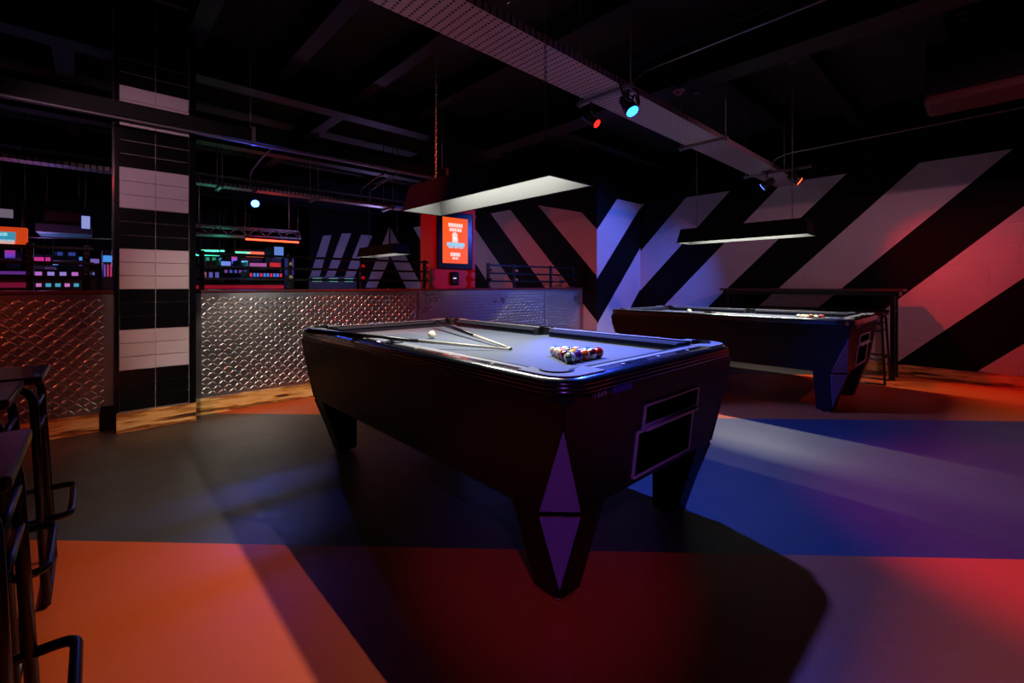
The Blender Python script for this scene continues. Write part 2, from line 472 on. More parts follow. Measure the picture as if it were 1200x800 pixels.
for X in (-.2, 2.2, 4.2):
    o = ibeam((X, 5.1, 3.28), (X, 16, 3.28), .14, .2); o.name = 'trim_beam'

# ------------------------------------------------------------------ pool table
def rrect(hx, hy, r, seg=8):
    out = []
    for cx, cy, a0 in ((hx - r, hy - r, 0), (-hx + r, hy - r, 90), (-hx + r, -hy + r, 180), (hx - r, -hy + r, 270)):
        for i in range(seg + 1):
            a = math.radians(a0 + 90 * i / seg); out.append((cx + r * math.cos(a), cy + r * math.sin(a)))
    return out
HX, HY = .6175, 1.125; IX, IY = .514, 1.0
def pocket_outline(ix, iy, rc, rm, oc=.0, om=.022, seg=10):
    """inner outline with round bites at the corners and at the middle of the long sides"""
    pts = []
    def arc(cx, cy, r, a0, a1, s=seg):
        for i in range(s + 1):
            a = math.radians(a0 + (a1 - a0) * i / s); pts.append((cx + r * math.cos(a), cy + r * math.sin(a)))
    # counterclockwise from middle right pocket
    arc(ix + om - .012, 0, rm, -110, 110)
    arc(ix - .012, iy - .012, rc, -55, 145)
    arc(-ix + .012, iy - .012, rc, 35, 235)
    arc(-ix - om + .012, 0, rm, 70, 290)
    arc(-ix + .012, -iy + .012, rc, 125, 325)
    arc(ix - .012, -iy + .012, rc, 215, 415)
    return pts
KS = 1.062
def hs(p): return Vector((p[0] * KS, p[1] * KS, EYE - (EYE - p[2]) * KS))
def make_table():
    t = empty('pool_table')
    # body, chamfered more and more towards the bottom
    bx = lambda z: (.5615 + .040 * (z - .413) / .387, 1.059 + .045 * (z - .413) / .387)
    def ring(z):
        hx, hy = bx(z); c = max(.004, .096 * (1 - (z - .413) / .30)) if z < .713 else .004
        return [(hx, -hy + c, z), (hx, hy - c, z), (hx - c, hy, z), (-hx + c, hy, z), (-hx, hy - c, z), (-hx, -hy + c, z), (-hx + c, -hy, z), (hx - c, -hy, z)]
    b = MB(); b.loft([ring(z) for z in (.413, .713, .778)]); b.build('cabinet', M['cabinet'], t)
    # trim strip under rail
    b = MB(); R = lambda o, z: [(x, y, z) for x, y in rrect(.602 - o, 1.108 - o, .06)]
    b.loft([R(0, .779), R(0, .798)]); b.build('apron_strip', M['black'], t)
    # bed
    b = MB(); b.plate(pocket_outline(IX + .006, IY + .006, .043, .04), [], .7985, .8)
    b.build('cloth_bed', M['cloth'], t)
    # rail with ridged edge
    inner = pocket_outline(IX, IY, .056, .05)
    prof = [(.010, .8005), (.0, .803), (.0, .811), (.005, .814), (.001, .817), (.001, .823), (.006, .826), (.003, .829), (.004, .834), (.010, .841), (.022, .8465), (.040, .849)]
    b = MB(); rings = [[(x, y, z) for x, y in rrect(HX - o, HY - o, .12 - o)] for o, z in prof]
    b.loft(rings, None, True, False, False)
    top = rrect(HX - .04, HY - .04, .08)
    es = []
    for lp in (top, inner):
        vs = [b.bm.verts.new((x, y, .849)) for x, y in lp]; es += [b.bm.edges.new((vs[i], vs[(i + 1) % len(vs)])) for i in range(len(vs))]
    bmesh.ops.triangle_fill(b.bm, edges=es, use_beauty=True)
    b.loft([[(x, y, .8005) for x, y in inner], [(x, y, .849) for x, y in inner]], None, False, False, False)
    b.build('rail', M['rail'], t, merge=True)
    # corner castings
    for sx in (-1, 1):
        for sy in (-1, 1):
            L = .20; r = .085; hx, hy = HX - .030, HY - .030
            pts = [(hx, hy - L)]
            for i in range(9):
                a = math.radians(90 * i / 8); pts.append((hx - r + r * math.cos(a), hy - r + r * math.sin(a)))
            pts += [(hx - L, hy), (hx - L, IY + .002)]
            for i in range(11):
                a = math.radians(145 - 200 * i / 10); pts.append((IX - .012 + .0565 * math.cos(a), IY - .012 + .0565 * math.sin(a)))
            pts += [(IX + .002, hy - L)]
            b = MB(); b.loft([[(sx * x, sy * y, z) for x, y in pts] for z in (.8492, .8525)])
            b.build('corner_casting', M['corner'], t)
            # pocket liner
            b = MB(); c = (sx * (IX - .012), sy * (IY - .012))
            o_ = [(c[0] + .0555 * math.cos(a), c[1] + .0555 * math.sin(a)) for a in [2 * PI * i / 24 for i in range(24)]]
            h_ = [(c[0] + .050 * math.cos(a), c[1] + .050 * math.sin(a)) for a in [2 * PI * i / 24 for i in range(24)]]
            am = math.atan2(sy, sx); seg = []
            for i in range(15):
                a = am + math.radians(-100 + 200 * i / 14); seg.append(a)
            poly = [(c[0] + .0555 * math.cos(a), c[1] + .0555 * math.sin(a)) for a in seg] + [(c[0] + .0495 * math.cos(a), c[1] + .0495 * math.sin(a)) for a in reversed(seg)]
            b.prism(poly, .801, .857); b.build('pocket_liner', M['black'], t)
    for sx in (-1, 1):
        c = (sx * (IX + .010), 0); am = 0 if sx > 0 else PI
        seg = [am + math.radians(-100 + 200 * i / 14) for i in range(15)]
        poly = [(c[0] + .0495 * math.cos(a), c[1] + .0495 * math.sin(a)) for a in seg] + [(c[0] + .044 * math.cos(a), c[1] + .044 * math.sin(a)) for a in reversed(seg)]
        b = MB(); b.prism(poly, .801, .855); b.build('pocket_liner', M['black'], t)
    # cushions
    def cush(a, c, nrm, e0, e1):
        a = Vector(a); c = Vector(c); nrm = Vector(nrm); d = (c - a).normalized()
        prof = [(0.0, .8455), (.030, .8415), (.042, .833), (.032, .8285), (.028, .8005), (0, .8005)]
        r0 = [a + nrm * u + d * (e0 * u) + Vector((0, 0, z)) for u, z in prof]; r1 = [c + nrm * u - d * (e1 * u) + Vector((0, 0, z)) for u, z in prof]
        q = MB(); q.loft([r0, r1]); q.build('cushion', M['cushion'], t)
    g = .042
    for sx in (-1, 1):
        x = sx * (IX - .0005)
        cush((x, .048, 0), (x, IY - .07, 0), (-sx, 0, 0), .5, .9); cush((x, -.048, 0), (x, -IY + .07, 0), (-sx, 0, 0), .5, .9)
    for sy in (-1, 1):
        y = sy * (IY - .0005); cush((-IX + .07, y, 0), (IX - .07, y, 0), (0, -sy, 0), .9, .9)
    b = MB(); b.plate(rrect(.5515, 1.0375, .05), [inner], .8492, .8502); b.build('rail_inlay', mat('satin grey inlay', '#b0b1b6', .33, .4), t)
    # sights
    def sight(x, y, ry=0):
        q = MB(); r = .008
        q.prism([(x + r * 1.3, y), (x, y + r), (x - r * 1.3, y), (x, y - r)], .8493, .8503); q.build('rail_sight', M['cream'], t)
    for sx in (-1, 1):
        for y in (-.75, -.5, -.25, .25, .5, .75): sight(sx * .566, y)
    for sy in (-1, 1):
        for x in (-.24, 0, .24): sight(x, sy * 1.062)
    # facet panels on the chamfered corners of the body
    for sx in (-1, 1):
        for sy in (-1, 1):
            hx, hy = bx(.418); c = .092; ax, ay = bx(.705); nn = Vector((sx, sy, 0)).normalized()
            tri = [Vector((sx * hx, sy * (hy - c), .418)), Vector((sx * (hx - c), sy * hy, .418)), Vector((sx * (ax - .004), sy * (ay - .004), .705))]
            o = MB(); o.loft([[p + nn * .0015 for p in tri], [p + nn * .004 for p in tri]]); o.build('corner_panel', M['plate_panel'], t)
            ed = MB(); ed.tube([tri[0] + nn * .005, tri[2] + nn * .005, tri[1] + nn * .005], .0016, 6); ed.build('panel_edging', M['chrome'], t)
    # ball return: two framed openings on the near end
    def fy(z): return -bx(z)[1]
    br = empty('ball_return'); br.parent = t
    def opening(x0, x1, z0, z1):
        q = MB()
        c = [Vector((x0, fy(z0) - .003, z0)), Vector((x1, fy(z0) - .003, z0)), Vector((x1, fy(z1) - .003, z1)), Vector((x0, fy(z1) - .003, z1))]
        for i in range(4): q.obox(c[i], c[(i + 1) % 4], .012, .007, up=(0, 0, 1) if i % 2 == 0 else (0, 1, 0))
        q.build('frame', M['frame'], br)
        q = MB(); y = .0025
        q.loft([[v + Vector((0, k, 0)) for v in c] for k in (.0005, .0025)]); q.build('dark_opening', mat('dark opening', '#000000', 1, spec=0), br)
    opening(-.15, .27, .622, .695); opening(-.185, .24, .44, .605)
    q = MB(); q.box(-.16, .25, -1.108, -1.082, .606, .620, bev=.004); q.build('ledge', M['frame'], br)
    # maker's plates under the near corner
    q = MB(); q.box(-.50, -.41, -1.1235, -1.117, .781, .799, M['label_dark'])
    q.build('number_plate', None, t)
    q = MB()
    for i, s_ in enumerate(('1', '2')):
        pass
    for dx, segs in ((-.485, ((0, 0, 0, 1),)), (-.47, ((0, 1, 1, 1), (1, 1, 1, .5), (1, .5, 0, .5), (0, .5, 0, 0), (0, 0, 1, 0))), (-.452, ((0, 0, 1, 1),)), (-.438, ((0, 1, 1, 1), (1, 1, 1, 0)))):
        for a0, a1, b0, b1 in segs:
            q.obox((dx + a0 * .008, -1.1242, .785 + a1 * .010), (dx + b0 * .008, -1.1242, .785 + b1 * .010), .001, .0016, up=(0, 1, 0))
    q.build('plate_digits', M['label_light'], t)
    q = MB(); q.box(-.39, -.28, -1.1235, -1.117, .781, .799, bev=.001); q.build('badge', mat('blue violet badge', '#3d34a0', .3, .4), t)
    # top and body were drawn at reference size: bring them to real size, then add the legs at real size
    for o in kids(t) + [g for k_ in kids(t) for g in kids(k_)]:
        if o.type == 'MESH':
            for v in o.data.vertices: v.co = (v.co.x * KS, v.co.y * KS, v.co.z * KS - EYE * (KS - 1))
    for sx in (-1, 1):
        for sy in (-1, 1):
            lg = MB(); nn = Vector((sx, sy, 0)).normalized()
            def lr(ox, oy, ix, iy, c, z): return [(sx * x, sy * y, z) for x, y in ((ox, oy - c), (ox - c, oy), (ix, oy), (ix, iy), (ox, iy))]
            lg.loft([lr(.594, 1.122, .365, .895, .102, .3685), lr(.485, 1.022, .365, .895, .022, .035), lr(.48, 1.018, .37, .90, .02, .016)])
            leg = lg.build('leg', M['cabinet'], t)
            for x, y in ((.452, .985), (.395, .985), (.452, .925)):
                q = MB(); q.cyl((sx * x, sy * y, 0), (sx * x, sy * y, .017), .022, seg=14); q.build('levelling_foot', M['chrome'], leg)
            q = MB(); q.obox((sx * .40, sy * 1.023, .02), (sx * .455, sy * 1.023, .02), .004, .012)
            q.build('kick_plate', M['chrome'], leg)
            p = [Vector((sx * .594, sy * (1.122 - .098), .358)), Vector((sx * (.594 - .098), sy * 1.122, .358)), Vector((sx * .475, sy * 1.012, .05))]
            o = MB(); o.loft([[v + nn * .003 for v in p], [v + nn * .0055 for v in p]]); o.build('leg_panel', M['plate_panel'], leg)
            q = MB(); q.tube([p[0] + nn * .006, p[1] + nn * .006], .0022, 6); q.build('panel_edging', M['chrome'], leg)
    return t
table = make_table()
tag(table, 'nearest black pool table with blue-grey cloth, racked balls and crossed cues', 'pool table', 'pool tables')
T1 = Vector((1.670, 2.045, 0)); T2 = Vector((5.190, 1.955, 0)); BED = hs((0, 0, .8)).z
table.location = T1
t2 = copy_tree(table, None, T2); tag(t2, 'farther black pool table standing near the striped right wall', 'pool table', 'pool tables')

# ------------------------------------------------------------------ balls
def ball_mat(name, color, striped):
    m = mat(name, color, .1, coat=.6); n = N(m); vec, xyz = n.coords()
    z = n.math('ABSOLUTE', xyz[2])
    spotd = n.math('LESS_THAN', n.math('ADD', n.math('POWER', n.math('DIVIDE', xyz[0], .0085), 2), n.math('POWER', n.math('DIVIDE', xyz[2], .0085), 2)), 1.0)
    if striped:
        base = n.mix(n.math('GREATER_THAN', z, .0125), color, '#d8d0bc')
    else: base = n.mix(0.0, color, color)
    n.link(n.mix(spotd, base, '#d8d0bc'), n.b.inputs['Base Color']); return m
RB = .0254
BALLC = {'yellow': '#e0a814', 'blue': '#143a9c', 'red': '#a81412', 'purple': '#4a2168', 'orange': '#d8541a', 'green': '#0f5a34', 'maroon': '#5c1216', 'black': '#0a0a0c', 'teal': '#16707e'}
BM = {(k, s): ball_mat(f'{k} {"striped" if s else "solid"} ball', v, s) for k, v in BALLC.items() for s in (0, 1)}
mesh_cache = {}
def ball(name, p, m, label, group, rot=None):
    key = m.name
    if key not in mesh_cache:
        o = MB().sphere((0, 0, 0), RB, 28, 18).build(name, m); mesh_cache[key] = o.data
    else:
        o = bpy.data.objects.new(name, mesh_cache[key]); COL.objects.link(o)
    o.location = p; o.rotation_euler = rot or (random.uniform(0, 6), random.uniform(0, 6), random.uniform(0, 6))
    tag(o, label, 'billiard ball', group)
    return o
# base row faces the near end; each row as (colour, striped) from left to right
RACK = [[('green', 1), ('purple', 0), ('orange', 0), ('maroon', 1), ('red', 0)],
        [('maroon', 0), ('yellow', 0), ('blue', 1), ('teal', 0)],
        [('orange', 1), ('black', 0), ('orange', 1)],
        [('red', 1), ('yellow', 1)],
        [('teal', 1)]]
ORD = ['leftmost', 'second from the left', 'middle', 'second from the right', 'rightmost']
def rack(cx, cy, where, grp):
    d = RB * 2 + .0006
    for r, row in enumerate(RACK):
        for i, (c, s) in enumerate(row):
            x = cx * KS + (i - (len(row) - 1) / 2) * d; y = cy * KS + r * d * .866
            rown = ['front row', 'second row', 'third row', 'fourth row', 'tip'][r]
            pos = {5: ORD, 4: ['leftmost', 'second from the left', 'third from the left', 'rightmost'], 3: ['left', 'middle', 'right'], 2: ['left', 'right'], 1: ['single']}[len(row)][i]
            ball('billiard_ball', (x, y, BED + RB), BM[(c, s)], f'{"striped" if s else "plain"} {c} ball, {pos} in {rown} of rack on {where}', grp)
rack(1.520, 1.175, 'nearest table', 'racked balls on the nearest table')
rack(4.87, 1.07, 'farther table', 'racked balls on the farther table')
ball('cue_ball', (1.479 * KS, 2.284 * KS, BED + RB), M['ivory'], 'white cue ball beside the crossed cues on nearest table', 'white cue balls')
ball('cue_ball', (5.0 * KS, 2.36 * KS, BED + RB), M['ivory'], 'white cue ball on the farther pool table', 'white cue balls')
# cues
def cue(tip, butt_dir_pt, label, L=1.42, joint=.42):
    tip = hs(tip); d = (hs(butt_dir_pt) - tip).normalized(); end = tip + d * L
    r = empty('pool_cue', tip); tag(r, label, 'pool cue', 'pool cues')
    def seg(a, b_, r0, r1, m, nm):
        MB().cyl(tip + d * a, tip + d * b_, r0, r1, 16).build(nm, m, r, origin=tip)
    seg(0, .008, .0055, .006, M['cue_dark'], 'tip'); seg(.008, .03, .006, .0062, M['ivory'], 'ferrule')
    seg(.03, joint, .0062, .0095, M['cue_white'], 'shaft'); seg(joint, L, .0098, .0145, M['cue_dark'], 'butt')
cue((1.478, 1.590, .8085), (.985, 2.24, .8615), 'pool cue lying over the near long rail, dark butt to the left', L=1.15, joint=.50)
cue((1.493, 1.600, .8085), (1.775, 2.60, .848), 'pool cue with its butt towards the far corner pocket of nearest table', L=1.30, joint=.50)
cue((4.70, 1.30, .8085), (4.985, 2.30, .822), 'pool cue lying on the cloth of the farther table', L=.95, joint=.80)

# ------------------------------------------------------------------ hanging lamps
def chain_mb(q, x, y, z0, z1):
    L = .030; n_ = int((z1 - z0) / (L * .78)); 
    for k in range(n_):
        z = z0 + (k + .5) * (z1 - z0) / n_; pts = []
        for i in range(9):
            a = 2 * PI * i / 8; u = .0075 * math.cos(a); v = L * .5 * math.sin(a)
            pts.append((x + (u if k % 2 else 0), y + (0 if k % 2 else u), z + v))
        q.tube(pts, .0022, 4)
def make_lamp():
    t = empty('pool_lamp')
    hw, hl, tw, tl = .152, .660, .120, .635
    def rr(a, b_, z): return [(a, -b_, z), (a, b_, z), (-a, b_, z), (-a, -b_, z)]
    b = MB(); b.loft([rr(hw + .012, hl + .012, 1.618), rr(hw + .012, hl + .012, 1.624), rr(hw + .004, hl + .004, 1.625), rr(tw, tl, 1.782)], None, False, False, True)
    b.build('hood', M['hood'], t)
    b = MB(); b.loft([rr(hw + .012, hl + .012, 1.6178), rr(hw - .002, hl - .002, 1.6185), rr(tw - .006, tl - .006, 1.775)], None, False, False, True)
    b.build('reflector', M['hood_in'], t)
    b = MB(); b.box(-.03, .03, -.55, .55, 1.758, 1.774); b.build('strip_light', mat('led strip housing', '#d0d0d0', .4), t)
    for y in (-.495, .495):
        q = MB(); q.tube([(0, y, 1.781), (0, y, 1.80)], .004, 6); chain_mb(q, 0, y, 1.795, 3.385)
        q.box(-.03, .03, y - .03, y + .03, 3.385, 3.398); q.build('chain', M['chain'], t)
    return t
lamp = make_lamp()
def place_lamp(o, x, y, label, watt):
    o.location = (x, y, 0); tag(o, label, 'lamp', 'hanging pool table lamps')
    area('lamp light', (x, y, 1.756), .03, 1.1, watt, (1.0, .97, .90), 180)
l2 = copy_tree(lamp); l3 = copy_tree(lamp)
place_lamp(lamp, 1.667, 2.030, 'long black hooded lamp with white inside, hanging over the nearest pool table', LAMP_W)
place_lamp(l2, 5.20, 1.87, 'long black hooded lamp hanging over the farther pool table', LAMP_W * 1.6)
place_lamp(l3, 3.58, 7.05, 'long hooded lamp hanging behind the metal clad low wall', LAMP_W * .6)

# ------------------------------------------------------------------ cable trays, pipes, struts
def tray(name, x0, x1, y0, y1, z, h, label, mt, strut, ext={}):
    t = empty(name, (x0, (y0 + y1) / 2, z)); tag(t, label, 'cable tray', 'overhead cable trays'); o3 = t.location.copy()
    b = MB(); b.box(x0, x1, y0, y1, z, z + .003); b.box(x0, x1, y0, y0 + .003, z + .003, z + h); b.box(x0, x1, y1 - .003, y1, z + .003, z + h)
    o = b.build('perforated_pan', mt, t, origin=(x0, (y0 + y1) / 2, z))
    for X in strut:
        q = MB(); q.box(X - .02, X + .02, y0 - .08 - ext.get(X, 0), y1 + .08, z - .026, z - .0005)
        q.build('support_strut', M['galv'], t, origin=o3)
        for y in (y0 - .06, y1 + .06):
            q = MB(); q.cyl((X, y, z - .03), (X, y, CZ - .005), .005, seg=8); q.cyl((X, y, z - .04), (X, y, z - .026), .012, seg=6); q.cyl((X, y, CZ - .03), (X, y, CZ - .004), .014, seg=8)
            q.build('threaded_rod', M['galv'], t, origin=o3)
    return t
tray('cable_tray', -3.0, XR - .01, 1.80, 2.13, 2.55, .05, 'wide perforated cable tray running over both pool tables', M['tray'], (.4, 2.78, 4.45, 6.25), {6.25: .26})
tray('cable_tray', -4.5, 3.6, 6.22, 6.40, 2.30, .04, 'narrow cable tray crossing the room behind the tiled column', M['tray'], (-.9, 1.1, 2.2, 3.3))
def pipe(pts, r, label, name='conduit_pipe', m=None, bend=.05, cat='pipe'):
    b = MB(); b.tube(pts, r, 10, None, bend, 6); o = b.build(name, m or M['galv'], origin=pts[0]); tag(o, label, cat); return o
pipe([(3.21, 2.10, 2.553), (3.21, 2.05, 2.74), (3.16, 1.85, 2.80), (3.10, -1.5, 2.80)], .008, 'thin pale conduit bending up from the cable tray, left of two on the right')
pipe([(6.08, 1.85, 2.553), (6.08, 1.80, 2.66), (6.08, 1.65, 2.70), (5.98, -2.0, 2.70)], .008, 'thin pale conduit running from the tray end to the right edge')
pipe([(-4.5, 4.32, 2.335), (3.2, 4.32, 2.335)], .010, 'thin pale conduit running across in front of the tiled column', bend=0)
o = MB().box(-4.5, 4.2, 4.35, 4.48, 2.36, 2.47).build('duct', mat('dark duct paint', '#090607', .6, spec=.2), origin=(-4.5, 4.35, 2.36)); tag(o, 'long dark metal duct crossing in front of the tiled column', 'duct')
for x, y, lb in ((1.42, 6.3, 'bent conduit dropping to the back tray above the blue spotlight'), (2.85, 6.3, 'left of paired bent conduits above the back cable tray'), (3.0, 6.3, 'right of paired bent conduits above the back cable tray')):
    pipe([(x, y, 2.345), (x, y - .02, 2.52), (x + .02, y - .5, 2.62), (x + .02, y - 1.0, 2.64)], .010, lb, bend=.06)
# hangers that carry the duct and front conduit
for i, X in enumerate((1.0, 3.0, -1.5)):
    q = MB(); q.cyl((X, 4.415, 2.47), (X, 4.415, CZ - .003), .005, seg=6); q.obox((X, 4.30, 2.475), (X, 4.50, 2.475), .03, .006); q.obox((X, 4.305, 2.32), (X, 4.305, 2.475), .03, .005, up=(0, 1, 0))
    q.obox((X, 4.30, 2.322), (X, 4.345, 2.322), .03, .005)
    o = q.build('duct_hanger', M['galv'], origin=(X, 4.415, 2.47)); tag(o, ('rod hanger on the duct just right of the tiled column', 'rod hanger on the duct above the red column', 'rod hanger on the duct at the left edge')[i], 'hanger', 'duct hangers')
# ceiling duct on the right
r = empty('air_duct', (5.2, -1.5, 2.74)); tag(r, 'large square black air duct at the top right corner', 'air duct')
MB().box(5.2, 5.62, -3.2, .38, 2.74, CZ - .004, bev=.012).build('casing', M['black'], r, origin=r.location)
MB().box(5.19, 5.63, -3.2, .39, 2.66, 2.739, bev=.03).build('bottom_rim', mat('red lit duct rim', '#4a2420', .5), r, origin=r.location)  # red light on the underside is put into the rim colour
for i, y in enumerate((.15, -.35)):
    q = MB(); q.tube([(5.18, y, 3.34), (5.15, y, 3.27), (5.13, y - .03, 3.25)], .008, 6); q.obox((5.16, y - .03, 3.33), (5.16, y + .04, 3.33), .02, .01); q.build('bracket', M['galv'], r, origin=r.location)
# smoke detector
r = empty('smoke_detector', (3.86, 1.92, 2.8)); tag(r, 'round cream smoke detector above the cable tray between the tables', 'smoke detector')
o3 = r.location
MB().lathe((3.86, 1.92, 2.84), [(.0, 0), (.03, 0), (.034, .012), (.03, .02)], seg=20).build('sensor', M['smoke'], r, origin=o3)
MB().lathe((3.86, 1.92, 2.86), [(.03, 0), (.05, .003), (.052, .018), (.045, .024), (.0, .024)], seg=20).build('housing', M['smoke'], r, origin=o3)
MB().box(3.845, 3.875, 1.905, 1.935, 2.884, 2.929).build('back_box', M['black'], r, origin=o3)
q = MB(); q.lathe((3.2, 1.15, 3.28), [(0, 0), (.05, 0), (.06, .02), (.03, .05), (.03, .115), (0, .115)], seg=16)
tag(q.build('sprinkler_head', M['smoke'], origin=(3.2, 1.15, 3.28)), 'small pale ceiling sensor above the left conduit', 'sensor')

# ------------------------------------------------------------------ stage spots
def par(loc, tgt, col, label, hang_z, es=8, r=.055):
    loc = Vector(loc); d = (Vector(tgt) - loc).normalized(); t = empty('stage_spotlight', loc); tag(t, label, 'spotlight', 'coloured stage spotlights')
    back = loc - d * .03; o3 = loc
    b = MB(); b.lathe(back - d * .15, [(0, 0), (r * .6, 0), (r * .8, .02), (r * .85, .06), (r, .10), (r, .148), (r * .92, .15)], axis=d, seg=20); b.build('can', M['black'], t, origin=o3)
    b = MB(); b.lathe(back, [(0, .0), (r * .9, .0), (r * .88, .006), (0, .010)], axis=d, seg=20); b.build('lens', glow(label + ' lens', col, es), t, origin=o3)
    side = d.cross(Vector((0, 0, 1))).normalized(); mid = back - d * .06
    top = Vector((mid.x, mid.y, hang_z))
    b = MB(); b.tube([mid + side * (r + .004), mid + side * (r + .004) + Vector((0, 0, r + .03)), mid - side * (r + .004) + Vector((0, 0, r + .03)), mid - side * (r + .004)], .005, 8, None, .02)
    b.tube([mid + Vector((0, 0, r + .03)), top], .008, 8); b.obox(top - Vector((0, .05, .006)), top + Vector((0, .05, -.006)), .04, .012)
    b.build('yoke', M['black'], t, origin=o3)
    return t
for (nm, loc, tgt, wt, c, an, bl), hexc, lb, hz in zip(SPOTS,
        ('#1f70ff', '#4a5cff', '#ff4a2a', '#ff2018', '#3060ff', '#ff3020', '#ffd0a0', '#ffe0c0', '#ffb0d0', '#ffa0b8', '#8050ff', '#ff3818'),
        ('bright blue spotlight under the tray between the two tables', 'small blue spotlight at the far end of the tray', 'small orange red spotlight at the far end of the tray',
         'small red spotlight beside the bright blue one', 'blue spotlight shining under the back cable tray', 'red spotlight on the tray left of the nearest table', 'added warm fill spotlight over the nearest table', 'added warm white fill spotlight at the tread plate wall', 'added pink fill spotlight aimed at the tiled column', 'added pink fill spotlight on the ceiling, at striped wall', 'violet spotlight hung behind the camera', 'added red fill spotlight at the far left of the tray'),
        (2.549, 2.549, 2.549, 2.549, 2.299, 2.549, 3.395) + (2.549,) * 2 + (3.395, 3.395, 2.549)):
    par(loc, tgt, hexc, lb, hz, es={'blue floor': 10, 'warm fill left': .2, 'red floor': 3, 'blue far': 25}.get(nm, 6), r=.05 if nm != 'red floor' else .035)
# power cable looped on tray beside blue spot
pipe([(2.70, 1.79, 2.57), (2.72, 1.76, 2.45), (2.78, 1.74, 2.42), (2.84, 1.74, 2.50), (2.90, 1.75, 2.43), (2.96, 1.78, 2.47), (2.97, 1.80, 2.57)], .007, 'black cable looped under the tray beside the blue spotlight', name='power_cable', m=M['black'], cat='cable')

# ------------------------------------------------------------------ railing on top of the low wall
def railing(x0, x1, posts, label):
    t = empty('railing', (x0, 4.76, 1.078)); tag(t, label, 'railing', 'black railings along the low wall'); o3 = t.location
    for z in (1.40, 1.285, 1.175):
        MB().box(x0, x1, 4.748, 4.772, z - .012, z + .012, bev=.003).build('rail', M['tube'], t, origin=o3)
    for X, c in posts:
        p = MB().box(X - .02, X + .02, 4.772, 4.80, 1.0785, 1.43, bev=.004).build('post', M['tube'], t, origin=o3)
        for z in (1.20, 1.33):
            q = MB(); q.sphere((X + .0, 4.735, z), .02, 10, 8); q.obox((X, 4.735, z), (X, 4.772, z), .02, .02); q.build('rail_clamp', c, p, origin=o3)
CL = mat('pale lit clamp', '#b5b3a5', .4, .2); CB = mat('black clamp', '#141214', .3); CR = mat('red lit clamp', '#b01812', .35)  # clamp tints hold the light caught on each post
railing(-4.9, .0, ((-.62, CB), (-.34, CB), (-.04, CB), (-2.2, CB)), 'black three rail railing left of the tiled column')
railing(.66, 3.03, ((.70, CB), (1.43, CL), (2.18, CR), (2.99, CB)), 'black three rail railing between tiled column and red column')
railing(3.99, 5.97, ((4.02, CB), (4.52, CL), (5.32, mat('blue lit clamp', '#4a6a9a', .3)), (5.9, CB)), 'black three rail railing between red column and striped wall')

# red column with a screen
b = MB(); b.box(3.25, 3.96, 5.0, 5.3, 0, 2.35, M['red_paint']); b.box(3.25, 3.96, 5.0, 5.3, 2.35, CZ - .003, M['black_wall']); rc = struct(b.build('trim_2', M['red_paint']))
r = empty('wall_screen', (3.58, 4.999, 1.36)); tag(r, 'portrait orange lit screen in a black frame on the red column', 'screen'); o3 = r.location
MB().box(3.30, 3.87, 4.955, 4.999, 1.34, 2.11, bev=.006).build('bezel', M['screen_black'], r, origin=o3)
MB().box(3.375, 3.79, 4.950, 4.956, 1.415, 2.03).build('display', glow('orange display', '#e8601a', .85), r, origin=o3)
wm = glow('white screen graphics', '#e8e4dc', .9); cm = glow('pale blue screen graphics', '#8fd6ee', .9)
def bars(rows, x0, x1, y, m, nm):
    q = MB()
    for z0, z1, xs in rows:
        for a, c in xs: q.box(x0 + (x1 - x0) * a, x0 + (x1 - x0) * c, y - .002, y, z0, z1)
    q.build(nm, m, r, origin=o3)
bars([(1.905, 1.955, ((.22, .30), (.32, .40), (.42, .50), (.52, .60), (.62, .68), (.70, .78))), (1.845, 1.89, ((.26, .34), (.36, .44), (.46, .54), (.57, .64), (.66, .74)))], 3.375, 3.79, 4.9495, wm, 'headline_lettering')
q = MB(); q.lathe((3.57, 4.9495, 1.79), [(0, 0), (.045, 0), (.045, .002), (0, .002)], axis=(0, -1, 0), seg=20); q.box(3.53, 3.62, 4.9475, 4.9495, 1.70, 1.76); q.build('round_graphic', wm, r, origin=o3)
bars([(1.645, 1.695, ((.16, .86),)), (1.62, 1.64, ((.22, .4), (.45, .62), (.66, .8)))], 3.375, 3.79, 4.9495, cm, 'blue_banner')
bars([(1.51, 1.56, ((.30, .38), (.40, .50), (.52, .60), (.62, .68))), (1.47, 1.495, ((.38, .48), (.50, .60)))], 3.375, 3.79, 4.9495, wm, 'footer_lettering')
r = empty('card_reader', (3.6, 4.999, 1.2)); tag(r, 'small black wall box on the red column below the screen', 'wall box')
MB().box(3.51, 3.65, 4.965, 4.999, 1.12, 1.30, bev=.015).build('case', M['black_gloss'], r, origin=r.location)
MB().box(3.555, 3.605, 4.962, 4.9655, 1.205, 1.222).build('indicator', glow('white indicator', '#cfe0e4', .7), r, origin=r.location)
# red fire bracket high on the X wall, seen past the big lamp
# ------------------------------------------------------------------ drinks shelf along right wall
r = empty('drinks_shelf', (6.98, 1.8, 0)); tag(r, 'tall narrow black bar table along the striped right wall', 'bar table'); o3 = r.location
MB().box(6.80, 7.15, .68, 2.75, 1.045, 1.075, bev=.004).build('table_top', mat('dark red brown shelf top', '#3a1412', .3), r, origin=o3)
q = MB(); q.box(6.83, 7.12, .72, 2.71, .995, 1.044); q.build('apron', M['tube'], r, origin=o3)
for X in (6.86, 7.10):
    for Y in (.78, 2.65):
        MB().box(X - .022, X + .022, Y - .022, Y + .022, 0, .994, bev=.003).build('leg', M['tube'], r, origin=o3)
for Y in (.78, 2.65): MB().box(6.883, 7.077, Y - .012, Y + .012, .80, .83).build('stretcher', M['tube'], r, origin=o3)
MB().box(6.85, 6.87, .81, 2.62, .80, .83).build('foot_rail', M['tube'], r, origin=o3)
